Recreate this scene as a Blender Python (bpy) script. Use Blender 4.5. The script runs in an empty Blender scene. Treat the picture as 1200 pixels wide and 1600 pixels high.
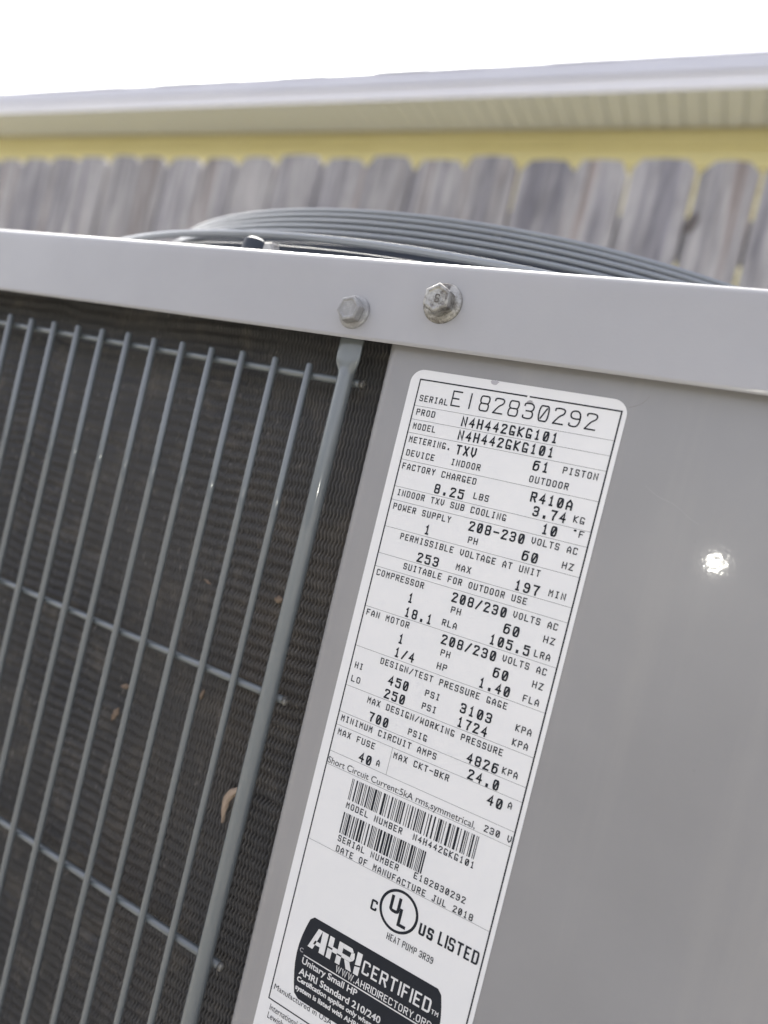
import bpy, bmesh, math, random
import numpy as np
from mathutils import Vector, Matrix

# ------------------------------------------------------------------ camera, sky, sun, exposure
# Origin: left end of the first rule on the rating label.  X along the cabinet face, Y away from the viewer, Z up.
SC = bpy.context.scene
COL = SC.collection
MM = 0.001
GROUND = -0.965
cam_d = bpy.data.cameras.new('camera')
cam = bpy.data.objects.new('camera', cam_d)
COL.objects.link(cam)
cam_d.sensor_fit = 'HORIZONTAL'
cam_d.sensor_width = 36.0
cam_d.lens = 33.0
cam_d.clip_start = 0.01
cam_d.clip_end = 500.0
cx_ = Vector((0.8699483, 0.4318158, 0.2381702))
cy_ = Vector((-0.2255975, -0.0809816, 0.9708490))
cz_ = Vector((0.4385153, -0.8983190, 0.0269668))
M4 = Matrix((cx_, cy_, cz_)).transposed().to_4x4()
M4.translation = Vector((0.093994, -0.195812, -0.028259))
cam.matrix_world = M4
cam_d.dof.use_dof = True
cam_d.dof.focus_distance = 0.210
cam_d.dof.aperture_fstop = 9.6
cam_d.dof.aperture_blades = 0
SC.camera = cam

SUN_DIR = Vector((-0.55, 0.50, 0.85)).normalized()      # towards the sun
w = bpy.data.worlds.new('World')
SC.world = w
w.use_nodes = True
nt = w.node_tree
nt.nodes.clear()
sky = nt.nodes.new('ShaderNodeTexSky')
sky.sky_type = 'NISHITA'
sky.sun_disc = False
sky.sun_elevation = math.asin(SUN_DIR.z)
sky.sun_rotation = math.atan2(SUN_DIR.x, SUN_DIR.y)
sky.air_density = 1.0
sky.dust_density = 6.0
sky.ozone_density = 1.0
hs = nt.nodes.new('ShaderNodeHueSaturation')             # thin overcast: a whiter sky
hs.inputs['Saturation'].default_value = 0.43
hs.inputs['Hue'].default_value = 0.525
bg = nt.nodes.new('ShaderNodeBackground')
bg.inputs['Strength'].default_value = 0.15
wo = nt.nodes.new('ShaderNodeOutputWorld')
nt.links.new(sky.outputs[0], hs.inputs['Color'])
nt.links.new(hs.outputs[0], bg.inputs['Color'])
nt.links.new(bg.outputs[0], wo.inputs['Surface'])
sun_d = bpy.data.lights.new('sun', 'SUN')
sun_d.energy = 1.0
sun_d.angle = math.radians(25)
sun_d.color = (1.0, 0.96, 0.9)
sun = bpy.data.objects.new('sun', sun_d)
COL.objects.link(sun)
sun.rotation_euler = SUN_DIR.to_track_quat('Z', 'Y').to_euler()
SC.view_settings.view_transform = 'Standard'
SC.view_settings.look = 'None'
SC.view_settings.gamma = 1.0
SC.view_settings.exposure = 1.72
SC.view_settings.use_curve_mapping = False
SC.cycles.max_bounces = 6
SC.cycles.diffuse_bounces = 3
SC.cycles.glossy_bounces = 3

# ------------------------------------------------------------------ helpers
rnd = random.Random(7)

def link_obj(name, me, mat=None, parent=None):
    o = bpy.data.objects.new(name, me)
    COL.objects.link(o)
    if mat is not None and me is not None and not me.materials:
        me.materials.append(mat)
    if parent is not None:
        o.parent = parent
    return o

def tag(o, label=None, cat=None, group=None, kind=None):
    if label: o['label'] = label
    if cat: o['category'] = cat
    if group: o['group'] = group
    if kind: o['kind'] = kind
    return o

def empty(name, loc):
    o = bpy.data.objects.new(name, None)
    COL.objects.link(o)
    o.location = loc
    o.empty_display_size = 0.05
    return o

class MB:
    """collects shapes given in metres (world coordinates) into ONE mesh"""
    def __init__(s): s.v = []; s.f = []
    def add(s, vs, fs):
        k = len(s.v)
        s.v += [tuple(p) for p in vs]
        s.f += [tuple(i + k for i in f) for f in fs]
        return s
    def box(s, x0, x1, y0, y1, z0, z1):
        v = [(x0,y0,z0),(x1,y0,z0),(x1,y1,z0),(x0,y1,z0),(x0,y0,z1),(x1,y0,z1),(x1,y1,z1),(x0,y1,z1)]
        return s.add(v, [(0,3,2,1),(4,5,6,7),(0,1,5,4),(1,2,6,5),(2,3,7,6),(3,0,4,7)])
    def prism(s, poly, axis, a, b):
        """poly: 2D outline, extruded along axis from a to b"""
        n = len(poly)
        def P(p, t):
            if axis == 'x': return (t, p[0], p[1])
            if axis == 'y': return (p[0], t, p[1])
            return (p[0], p[1], t)
        v = [P(p, a) for p in poly] + [P(p, b) for p in poly]
        f = [tuple(range(n))[::-1], tuple(range(n, 2*n))]
        f += [(i, (i+1) % n, n + (i+1) % n, n + i) for i in range(n)]
        return s.add(v, f)
    def tube(s, pts, r, seg=12, closed=False, cap=True, rs=None):
        n = len(pts); pts = [Vector(p) for p in pts]
        v = []
        for i, p in enumerate(pts):
            if closed: d = pts[(i+1) % n] - pts[i-1]
            else: d = pts[min(i+1, n-1)] - pts[max(i-1, 0)]
            d.normalize()
            up = Vector((0,0,1)) if abs(d.z) < 0.9 else Vector((1,0,0))
            a = d.cross(up).normalized(); b = a.cross(d)
            rr = rs[i] if rs else r
            for k in range(seg):
                t = 2*math.pi*k/seg
                v.append(p + a*(rr*math.cos(t)) + b*(rr*math.sin(t)))
        f = []
        for i in range(n if closed else n-1):
            j = (i+1) % n
            for k in range(seg):
                l = (k+1) % seg
                f.append((i*seg+k, i*seg+l, j*seg+l, j*seg+k))
        if cap and not closed:
            f.append(tuple(range(seg))[::-1]); f.append(tuple((n-1)*seg + k for k in range(seg)))
        return s.add(v, f)
    def lathe(s, prof, c, axis, seg=32, phase=0.0):
        """prof: list of (radius, height along axis)"""
        c = Vector(c); v = []; f = []
        for r, h in prof:
            for k in range(seg):
                t = 2*math.pi*k/seg + phase
                if axis == 'y': v.append(c + Vector((r*math.cos(t), h, r*math.sin(t))))
                else: v.append(c + Vector((r*math.cos(t), r*math.sin(t), h)))
        for i in range(len(prof)-1):
            for k in range(seg):
                l = (k+1) % seg
                f.append((i*seg+k, i*seg+l, (i+1)*seg+l, (i+1)*seg+k))
        f.append(tuple(range(seg))[::-1]); f.append(tuple((len(prof)-1)*seg+k for k in range(seg)))
        return s.add(v, f)
    def build(s, name, mat, parent=None, smooth=False, origin=None):
        o0 = Vector(origin) if origin is not None else Vector((0,0,0))
        me = bpy.data.meshes.new(name)
        me.from_pydata([tuple(Vector(p) - o0) for p in s.v], [], s.f)
        bm = bmesh.new(); bm.from_mesh(me)
        bmesh.ops.recalc_face_normals(bm, faces=bm.faces)
        bm.to_mesh(me); bm.free()
        if smooth:
            me.polygons.foreach_set('use_smooth', [True]*len(me.polygons))
            if hasattr(me, 'set_sharp_from_angle'):
                me.set_sharp_from_angle(angle=math.radians(40))
        me.update()
        o = link_obj(name, me, mat, parent)
        if parent is not None:
            o.location = o0 - parent_loc(parent)
        else:
            o.location = o0
        return o

def parent_loc(p):
    v = Vector(p.location)
    while p.parent is not None:
        p = p.parent; v += p.location
    return v

# ------------------------------------------------------------------ materials
def new_mat(name):
    m = bpy.data.materials.new(name); m.use_nodes = True
    t = m.node_tree; b = t.nodes['Principled BSDF']
    return m, t, b

def N(t, kind, **kw):
    n = t.nodes.new(kind)
    for k, v in kw.items():
        if k in n.inputs: n.inputs[k].default_value = v
        else: setattr(n, k, v)
    return n

def ramp(t, fac, stops):
    r = t.nodes.new('ShaderNodeValToRGB')
    e = r.color_ramp.elements
    e[0].position, e[0].color = stops[0][0], (*stops[0][1], 1)
    e[1].position, e[1].color = stops[-1][0], (*stops[-1][1], 1)
    for p, c in stops[1:-1]:
        x = e.new(p); x.color = (*c, 1)
    t.links.new(fac, r.inputs[0])
    return r

def coords(t, scale=(1,1,1), rand=0.0, kind='Object'):
    tc = t.nodes.new('ShaderNodeTexCoord'); mp = t.nodes.new('ShaderNodeMapping')
    mp.inputs['Scale'].default_value = scale
    if rand:
        oi = t.nodes.new('ShaderNodeObjectInfo'); mu = t.nodes.new('ShaderNodeMath'); mu.operation = 'MULTIPLY'
        mu.inputs[1].default_value = rand
        t.links.new(oi.outputs['Random'], mu.inputs[0])
        ad = t.nodes.new('ShaderNodeVectorMath'); ad.operation = 'ADD'
        t.links.new(tc.outputs[kind], mp.inputs[0]); t.links.new(mp.outputs[0], ad.inputs[0]); t.links.new(mu.outputs[0], ad.inputs[1])
        return ad.outputs[0]
    t.links.new(tc.outputs[kind], mp.inputs[0])
    return mp.outputs[0]

def noise(t, vec, scale, detail=4.0, rough=0.55, dist=0.0):
    n = t.nodes.new('ShaderNodeTexNoise')
    n.inputs['Scale'].default_value = scale; n.inputs['Detail'].default_value = detail
    n.inputs['Roughness'].default_value = rough; n.inputs['Distortion'].default_value = dist
    t.links.new(vec, n.inputs['Vector'])
    return n.outputs[0]

def bump(t, b, h, strength, dist, prev=None):
    n = t.nodes.new('ShaderNodeBump')
    n.inputs['Strength'].default_value = strength; n.inputs['Distance'].default_value = dist
    t.links.new(h, n.inputs['Height'])
    if prev is not None: t.links.new(prev.outputs[0], n.inputs['Normal'])
    t.links.new(n.outputs[0], b.inputs['Normal'])
    return n

def mixc(t, fac, a, b):
    m = t.nodes.new('ShaderNodeMix'); m.data_type = 'RGBA'
    if isinstance(fac, float): m.inputs[0].default_value = fac
    else: t.links.new(fac, m.inputs[0])
    for s, i in ((a, 6), (b, 7)):
        if isinstance(s, tuple): m.inputs[i].default_value = (*s, 1)
        else: t.links.new(s, m.inputs[i])
    return m.outputs[2]

def specks(t, vec, scale, thr):
    """sparse tiny dirt specks: 1 inside a speck"""
    vo = t.nodes.new('ShaderNodeTexVoronoi'); vo.inputs['Scale'].default_value = scale
    t.links.new(vec, vo.inputs['Vector'])
    lt = t.nodes.new('ShaderNodeMath'); lt.operation = 'LESS_THAN'; lt.inputs[1].default_value = thr
    t.links.new(vo.outputs['Distance'], lt.inputs[0])
    sx = t.nodes.new('ShaderNodeSeparateColor'); t.links.new(vo.outputs['Color'], sx.inputs[0])
    gt = t.nodes.new('ShaderNodeMath'); gt.operation = 'GREATER_THAN'; gt.inputs[1].default_value = 0.72
    t.links.new(sx.outputs[0], gt.inputs[0])
    mu = t.nodes.new('ShaderNodeMath'); mu.operation = 'MULTIPLY'
    t.links.new(lt.outputs[0], mu.inputs[0]); t.links.new(gt.outputs[0], mu.inputs[1])
    return mu.outputs[0]

def paint_mat(name, col, rough=0.38, peel=0.05, dirt=0.5, coat=0.0):
    m, t, b = new_mat(name)
    v = coords(t)
    big = noise(t, v, 14, 5, 0.6)
    c1 = ramp(t, big, [(0.3, tuple(x*0.93 for x in col)), (0.7, tuple(min(1, x*1.05) for x in col))]).outputs[0]
    sp = specks(t, v, 55, 0.022)
    sp2 = specks(t, v, 160, 0.05)
    f1 = N(t, 'ShaderNodeMath', operation='MULTIPLY'); f1.inputs[1].default_value = dirt; t.links.new(sp, f1.inputs[0])
    f2 = N(t, 'ShaderNodeMath', operation='MULTIPLY'); f2.inputs[1].default_value = dirt*0.25; t.links.new(sp2, f2.inputs[0])
    c2 = mixc(t, f1.outputs[0], c1, (0.09, 0.08, 0.075))
    c3 = mixc(t, f2.outputs[0], c2, (0.16, 0.15, 0.14))
    st = noise(t, coords(t, (1, 1, 0.06)), 45, 5, 0.65)
    ms = N(t, 'ShaderNodeMapRange'); t.links.new(st, ms.inputs[0])
    ms.inputs['From Min'].default_value = 0.52; ms.inputs['From Max'].default_value = 0.80
    ms.inputs['To Max'].default_value = 0.38*dirt
    c3 = mixc(t, ms.outputs[0], c3, (0.36, 0.345, 0.325))
    t.links.new(c3, b.inputs['Base Color'])
    sm = noise(t, v, 60, 3, 0.5)
    mr = N(t, 'ShaderNodeMapRange'); t.links.new(sm, mr.inputs[0])
    mr.inputs['To Min'].default_value = rough - 0.05; mr.inputs['To Max'].default_value = rough + 0.06
    t.links.new(mr.outputs[0], b.inputs['Roughness'])
    b.inputs['Coat Weight'].default_value = coat; b.inputs['Coat Roughness'].default_value = 0.07
    if peel:
        h = noise(t, v, 900, 2, 0.5)
        bump(t, b, h, peel, 0.0004)
        if coat:
            t.links.new(b.inputs['Normal'].links[0].from_socket, b.inputs['Coat Normal'])
    return m

M = {}
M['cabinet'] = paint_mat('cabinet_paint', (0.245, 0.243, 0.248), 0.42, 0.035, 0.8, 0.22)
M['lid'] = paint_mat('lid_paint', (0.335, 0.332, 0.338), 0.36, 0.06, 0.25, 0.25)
M['wire'] = paint_mat('guard_paint', (0.128, 0.146, 0.153), 0.42, 0.0, 0.3, 1.0)
M['fan_guard'] = paint_mat('fan_guard_paint', (0.245, 0.265, 0.285), 0.38, 0.05, 0.1, 0.2)
M['gap_clip'] = paint_mat('gap_clip_slate', (0.024, 0.032, 0.048), 0.6, 0.0, 0.1)  # clip slate; on the added ring filler it deepens the shade in the gaps

def simple(name, col, rough=0.5, metal=0.0, spec=0.5):
    m, t, b = new_mat(name)
    v = coords(t)
    n = noise(t, v, 120, 4, 0.6)
    c = ramp(t, n, [(0.3, tuple(x*0.86 for x in col)), (0.72, tuple(min(1, x*1.1) for x in col))]).outputs[0]
    t.links.new(c, b.inputs['Base Color'])
    b.inputs['Roughness'].default_value = rough; b.inputs['Metallic'].default_value = metal
    b.inputs['Specular IOR Level'].default_value = spec
    return m

def label_mat():
    m, t, b = new_mat('label_vinyl')
    v = coords(t)
    n = noise(t, v, 25, 5, 0.6)
    c = ramp(t, n, [(0.3, (0.66, 0.665, 0.67)), (0.7, (0.70, 0.70, 0.70))]).outputs[0]
    sp = specks(t, v, 70, 0.012)
    f1 = N(t, 'ShaderNodeMath', operation='MULTIPLY'); f1.inputs[1].default_value = 0.45; t.links.new(sp, f1.inputs[0])
    t.links.new(mixc(t, f1.outputs[0], c, (0.3, 0.27, 0.24)), b.inputs['Base Color'])
    b.inputs['Roughness'].default_value = 0.45
    bump(t, b, noise(t, v, 300, 2), 0.04, 0.0004)
    return m
M['label'] = label_mat()
M['ink'] = simple('label_ink', (0.015, 0.018, 0.025), 0.55, 0.0, 0.2)
M['ink_grey'] = simple('faded_ink', (0.16, 0.165, 0.175), 0.5)
M['white_ink'] = simple('white_print', (0.64, 0.64, 0.64), 0.5)
M['smudge'] = simple('smudge', (0.42, 0.41, 0.44), 0.6)
def worn_metal(name, col, dark, metal):
    m, t, b = new_mat(name)
    v = coords(t)
    n = noise(t, v, 420, 5, 0.7); n2 = noise(t, v, 1500, 3, 0.6)
    c = ramp(t, n, [(0.38, dark), (0.53, tuple(x*0.75 for x in col)), (0.68, col)]).outputs[0]
    t.links.new(c, b.inputs['Base Color'])
    b.inputs['Metallic'].default_value = metal
    mr = N(t, 'ShaderNodeMapRange'); t.links.new(n, mr.inputs[0])
    mr.inputs['To Min'].default_value = 0.65; mr.inputs['To Max'].default_value = 0.32
    t.links.new(mr.outputs[0], b.inputs['Roughness'])
    bump(t, b, n2, 0.35, 0.0003)
    return m
M['screw'] = worn_metal('zinc_screw', (0.44, 0.43, 0.40), (0.13, 0.12, 0.11), 0.7)
M['screw_painted'] = worn_metal('painted_screw', (0.36, 0.36, 0.36), (0.24, 0.24, 0.24), 0.15)
M['screw_mark'] = simple('stamped_mark', (0.10, 0.09, 0.08), 0.6)
M['scratch'] = simple('scratched_paint', (0.31, 0.305, 0.31), 0.5)
M['scratch_dark'] = simple('dirt_thread', (0.22, 0.20, 0.20), 0.7)

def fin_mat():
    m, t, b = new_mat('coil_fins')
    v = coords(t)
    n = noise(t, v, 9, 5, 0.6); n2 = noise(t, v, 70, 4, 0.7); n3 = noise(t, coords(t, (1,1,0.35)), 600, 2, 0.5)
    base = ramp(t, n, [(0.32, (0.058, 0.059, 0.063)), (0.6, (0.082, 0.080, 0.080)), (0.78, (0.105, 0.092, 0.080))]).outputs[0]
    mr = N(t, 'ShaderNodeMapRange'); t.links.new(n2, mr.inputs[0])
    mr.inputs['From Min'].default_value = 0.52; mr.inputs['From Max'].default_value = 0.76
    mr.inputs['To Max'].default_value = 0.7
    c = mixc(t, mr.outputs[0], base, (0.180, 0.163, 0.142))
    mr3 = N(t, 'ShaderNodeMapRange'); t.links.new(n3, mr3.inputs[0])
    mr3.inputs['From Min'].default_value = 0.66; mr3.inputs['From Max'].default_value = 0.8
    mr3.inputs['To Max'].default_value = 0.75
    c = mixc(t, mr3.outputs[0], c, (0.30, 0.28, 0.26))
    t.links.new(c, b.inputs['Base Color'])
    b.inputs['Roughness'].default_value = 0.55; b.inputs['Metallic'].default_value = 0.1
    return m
M['fin'] = fin_mat()
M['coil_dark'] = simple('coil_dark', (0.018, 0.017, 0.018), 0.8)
M['leaf'] = simple('dry_leaf', (0.42, 0.325, 0.245), 0.7)
M['leaf_dull'] = simple('dry_leaf_dull', (0.22, 0.165, 0.12), 0.8)

def picket_mat():
    m, t, b = new_mat('weathered_cedar')
    v = coords(t, (1, 1, 0.10), 40.0)
    v2 = coords(t, (1, 1, 0.035), 23.0)
    n1 = noise(t, v2, 24, 4, 0.6, 0.4)
    n2 = noise(t, v, 60, 5, 0.65)
    c1 = ramp(t, n1, [(0.34, (0.22, 0.213, 0.235)), (0.43, (0.32, 0.31, 0.322)), (0.50, (0.42, 0.405, 0.40)), (0.57, (0.46, 0.445, 0.435)), (0.64, (0.30, 0.255, 0.235)), (0.72, (0.40, 0.375, 0.36))]).outputs[0]
    c2 = ramp(t, n2, [(0.28, (0.42, 0.42, 0.44)), (0.6, (1.0, 1.0, 1.0)), (0.8, (1.12, 1.1, 1.08))]).outputs[0]
    mu = t.nodes.new('ShaderNodeMix'); mu.data_type = 'RGBA'; mu.blend_type = 'MULTIPLY'; mu.inputs[0].default_value = 1.0
    t.links.new(c1, mu.inputs[6]); t.links.new(c2, mu.inputs[7])
    oi = t.nodes.new('ShaderNodeObjectInfo')
    hv = t.nodes.new('ShaderNodeHueSaturation'); t.links.new(mu.outputs[2], hv.inputs['Color'])
    mr = N(t, 'ShaderNodeMapRange'); t.links.new(oi.outputs['Random'], mr.inputs[0])
    mr.inputs['To Min'].default_value = 0.82; mr.inputs['To Max'].default_value = 1.12
    t.links.new(mr.outputs[0], hv.inputs['Value'])
    t.links.new(hv.outputs[0], b.inputs['Base Color'])
    b.inputs['Roughness'].default_value = 0.85
    bump(t, b, n2, 0.5, 0.003)
    return m
M['picket'] = picket_mat()
M['knot'] = simple('knot_wood', (0.13, 0.115, 0.11), 0.85)

def plain_noise(name, a, c, scale, rough=0.6, bstr=0.0):
    m, t, b = new_mat(name)
    v = coords(t)
    n = noise(t, v, scale, 5, 0.6)
    t.links.new(ramp(t, n, [(0.3, a), (0.7, c)]).outputs[0], b.inputs['Base Color'])
    b.inputs['Roughness'].default_value = rough
    if bstr: bump(t, b, n, bstr, 0.01)
    return m
M['yellow'] = plain_noise('yellow_siding', (0.72, 0.65, 0.32), (0.77, 0.70, 0.36), 3, 0.5)
M['soffit'] = plain_noise('soffit_vinyl', (0.80, 0.825, 0.87), (0.84, 0.86, 0.90), 2, 0.5)
M['gutter'] = plain_noise('gutter_aluminium', (0.74, 0.74, 0.77), (0.80, 0.80, 0.82), 1.5, 0.4)
M['drip'] = plain_noise('drip_edge_paint', (0.62, 0.63, 0.69), (0.66, 0.67, 0.73), 1.5, 0.4)
M['shingle'] = plain_noise('roof_shingle', (0.17, 0.165, 0.165), (0.30, 0.29, 0.28), 25, 0.9, 0.4)
M['concrete'] = plain_noise('concrete', (0.30, 0.29, 0.27), (0.42, 0.41, 0.385), 12, 0.9, 0.3)
M['base_pan'] = paint_mat('base_pan_paint', (0.33, 0.325, 0.33), 0.45, 0.05, 0.5)

def ground_mat():
    m, t, b = new_mat('yard_ground')
    v = coords(t)
    n = noise(t, v, 1.3, 6, 0.65); n2 = noise(t, v, 22, 6, 0.7)
    c = ramp(t, n, [(0.35, (0.35, 0.315, 0.275)), (0.52, (0.28, 0.26, 0.22)), (0.7, (0.16, 0.16, 0.11))]).outputs[0]
    d = ramp(t, n2, [(0.3, (0.6, 0.6, 0.6)), (0.7, (1.15, 1.15, 1.1))]).outputs[0]
    mu = t.nodes.new('ShaderNodeMix'); mu.data_type = 'RGBA'; mu.blend_type = 'MULTIPLY'; mu.inputs[0].default_value = 1.0
    t.links.new(c, mu.inputs[6]); t.links.new(d, mu.inputs[7])
    t.links.new(mu.outputs[2], b.inputs['Base Color'])
    b.inputs['Roughness'].default_value = 0.95
    bump(t, b, n2, 0.8, 0.03)
    return m
M['ground'] = ground_mat()

# ------------------------------------------------------------------ the setting
mb = MB(); mb.add([(-150,-150,GROUND),(150,-150,GROUND),(150,150,GROUND),(-150,150,GROUND)], [(0,1,2,3)])
tag(mb.build('ground', M['ground']), kind='structure')
mb = MB(); mb.box(-0.52, 0.36, -0.13, 0.75, GROUND+0.004, GROUND+0.045)
tag(mb.build('concrete_pad', M['concrete']), kind='structure')

# ---- neighbouring house
house = empty('neighbour_house', (-4.0, 3.6, GROUND))
tag(house, 'yellow sided house with pale eave and fascia behind the wooden fence', 'house')
HX0, HX1 = -12.0, 3.4
SOF = 1.944
mb = MB(); mb.box(HX0, HX1, 3.215, 9.0, GROUND, SOF+0.02); mb.build('wall', M['yellow'], house)
z = GROUND + 0.02; course = None
while z < SOF - 0.005:
    top = min(z + 0.112, SOF - 0.004)
    mb = MB(); mb.prism([(3.190, z), (3.2145, z), (3.2145, top), (3.205, top)], 'x', HX0, HX1)
    if course is None or top - z < 0.111:
        o = mb.build('siding_board', M['yellow'], house, origin=(0, 0, z)); course = course or o
    else:
        o = course.copy(); COL.objects.link(o); o.location = Vector((0, 0, z)) - Vector(house.location)
    z += 0.1
# soffit: separate ribbed panels under a backing sheet
mb = MB(); mb.box(HX0-0.3, HX1+0.3, 2.92, 3.188, SOF+0.012, SOF+0.02); mb.build('soffit_backing', M['soffit'], house)
first = None; k = 0
x = -8.6
while x < 1.6:
    if first is None:
        mb = MB(); mb.prism([(0.0, 0.0115), (0.004, 0.0), (0.079, 0.0), (0.083, 0.0115)], 'y', 0.0, 0.282)
        first = mb.build('soffit_panel', M['soffit'], house); o = first
    else:
        o = first.copy(); COL.objects.link(o)
    o.location = Vector((x, 2.908, SOF)) - Vector(house.location)
    x += 0.085
mb = MB(); mb.prism([(2.900, SOF-0.004), (2.907, SOF-0.004), (2.92, SOF+0.02), (2.92, SOF+0.10), (2.900, SOF+0.10)], 'x', HX0-0.3, HX1+0.3)
mb.build('fascia_board', M['gutter'], house)
mb = MB(); mb.prism([(2.8985, SOF+0.062), (2.892, SOF+0.0625), (2.889, SOF+0.066), (2.8885, SOF+0.139), (2.93, SOF+0.141), (2.93, SOF+0.102), (2.8985, SOF+0.102)], 'x', HX0-0.3, HX1+0.3)
mb.build('drip_edge', M['drip'], house)
roof = MB(); roof.prism([(2.94, SOF+0.142), (2.90, SOF+0.142), (6.1, SOF+1.60), (9.3, SOF+0.142), (9.2, SOF+0.06), (6.1, SOF+1.5)], 'x', HX0-0.3, HX1+0.3)
roof = roof.build('roof', M['shingle'], house)
x = HX0-0.3
r2 = random.Random(3)
while x < HX1+0.3:
    wd = 0.31
    mb = MB(); dz = r2.uniform(0, 0.004); ov = r2.uniform(0.0, 0.008)
    mb.prism([(2.890-ov, SOF+0.1415), (2.890-ov, SOF+0.144+dz), (3.06, SOF+0.232+dz), (3.06, SOF+0.226)], 'x', x+0.002, x+wd-0.002)
    mb.build('shingle', M['shingle'], roof)
    x += wd

# ---- picket fence
fence = empty('wooden_fence', (-1.0, 1.46, GROUND))
tag(fence, 'weathered grey dog-ear picket fence standing behind the heat pump', 'fence')
FY = 1.450
gaps = [(-4.42,4),(-4.27,5),(-4.12,4),(-3.97,5),(-3.82,4),(-3.675,5),(-3.525,4),(-3.375,4),(-3.225,5),(-3.075,4),(-2.925,4),(-2.775,5),(-2.63,4),(-2.483,4),(-2.337,5),(-2.187,4),(-2.035,6),(-1.894,4),(-1.757,3),(-1.608,4),
        (-1.468,3),(-1.324,4),(-1.165,5),(-1.017,4),(-0.868,6),(-0.719,4),(-0.572,4),(-0.435,3),(-0.301,5),(-0.156,5),(-0.024,15),(0.126,6),(0.274,5),(0.424,6),(0.572,5),(0.72,7),(0.868,5),(1.016,6),(1.164,5),(1.312,6),(1.46,5)]
r3 = random.Random(11)
for i in range(len(gaps)-1):
    xa = gaps[i][0] + gaps[i][1]*MM/2; xb = gaps[i+1][0] - gaps[i+1][1]*MM/2
    zt = 0.857 - 0.008*max(0, -xa-1.5) + r3.uniform(-0.006, 0.006)
    c = r3.uniform(0.018, 0.027); dx = r3.uniform(0.018, 0.027); lean = r3.uniform(-0.004, 0.004); yw = r3.uniform(-0.003, 0.003)
    zb = GROUND + 0.03
    mb = MB()
    cols = [0, dx, 0.5*(xb-xa), (xb-xa)-dx, xb-xa]
    tops = [zt-c*1.25, zt, zt+0.002, zt-0.001, zt-c*1.2]
    bow = [0.0, -0.0025, -0.0035, -0.0025, 0.0]
    v = []; n5 = 5
    for yy in (0.0, 0.016):
        for q in range(5):
            v.append((cols[q], yy + bow[q]*(1 if yy == 0 else 0.6) + yw, zb))
        for q in range(5):
            v.append((cols[q] + lean, yy + bow[q]*(1 if yy == 0 else 0.6) - yw, tops[q]))
    f = [(q, q+1, 6+q, 5+q) for q in range(4)] + [(10+q, 15+q, 16+q, 11+q) for q in range(4)]
    f += [(5+q, 6+q, 16+q, 15+q) for q in range(4)] + [(q, 10+q, 11+q, q+1) for q in range(4)]
    f += [(0, 5, 15, 10), (4, 14, 19, 9)]
    mb.add([(p[0]+xa, p[1]+FY, p[2]) for p in v], f)
    pk = mb.build('picket', M['picket'], fence, origin=(xa, FY, zb))
    if abs(gaps[i][0] + 0.156) < 1e-6:
        kb = MB()
        kb.lathe([(0.002, -0.004), (0.010, -0.0035), (0.014, 0.0), (0.012, 0.004)], (xa+0.012, FY-0.002, 0.715), 'y', 14)
        kb.v = [(p[0] + (p[2]-0.715)*0.35, p[1], 0.715 + (p[2]-0.715)*1.7) for p in kb.v]
        kb.build('knot', M['knot'], pk, smooth=True)
for zc in (0.690, 0.02, -0.70):
    mb = MB(); mb.box(-4.45, 1.5, FY+0.020, FY+0.058, zc-0.044, zc+0.044); mb.build('rail', M['picket'], fence, origin=(0, FY, zc))
for xp in (-3.9, -1.5, 0.95):
    mb = MB(); mb.box(xp-0.045, xp+0.045, FY+0.060, FY+0.150, GROUND, 0.76); mb.build('post', M['picket'], fence, origin=(xp, FY, GROUND))

# ------------------------------------------------------------------ the heat pump
UX, UY = -0.083, 0.306
unit = empty('heat_pump', (UX, UY, GROUND+0.045))
tag(unit, 'grey outdoor heat pump with wire coil guard, domed fan guard and white rating label', 'heat pump')

# ---- corner panel: one folded sheet
lefty = [(-13.2, 15), (-13.2, 3.2), (-12.8, 1.7), (-11.9, 0.6), (-10.4, 0.0), (-9.6, 0.0)]
outer = lefty + [(203, 0), (205, 0)] + [(205+18*math.sin(a), 18-18*math.cos(a)) for a in [math.pi/2*k/8 for k in range(1, 9)]] + [(223, 20), (223, 590)]
inner = [(222, 590), (222, 20)] + [(205+17*math.sin(a), 18-17*math.cos(a)) for a in [math.pi/2*k/8 for k in range(8, 0, -1)]] + [(205, 1.0), (-10.2, 1.0), (-11.4, 1.6), (-12.0, 2.6), (-12.2, 3.6), (-12.2, 15)]
poly = outer + inner
n = len(poly); mb = MB(); v = []
for zz in (38.0, -905.0):
    for (px, py) in poly:
        sh = (17 - max(zz, -300))*0.0195 - 0.6 if px < 0 else 0
        v.append(((px+sh)*MM, py*MM, zz*MM))
mb.add(v, [(i, (i+1) % n, n+(i+1) % n, n+i) for i in range(n)] + [tuple(range(n)), tuple(range(n, 2*n))])
panel = mb.build('corner_panel', M['cabinet'], unit, smooth=True)

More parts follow.
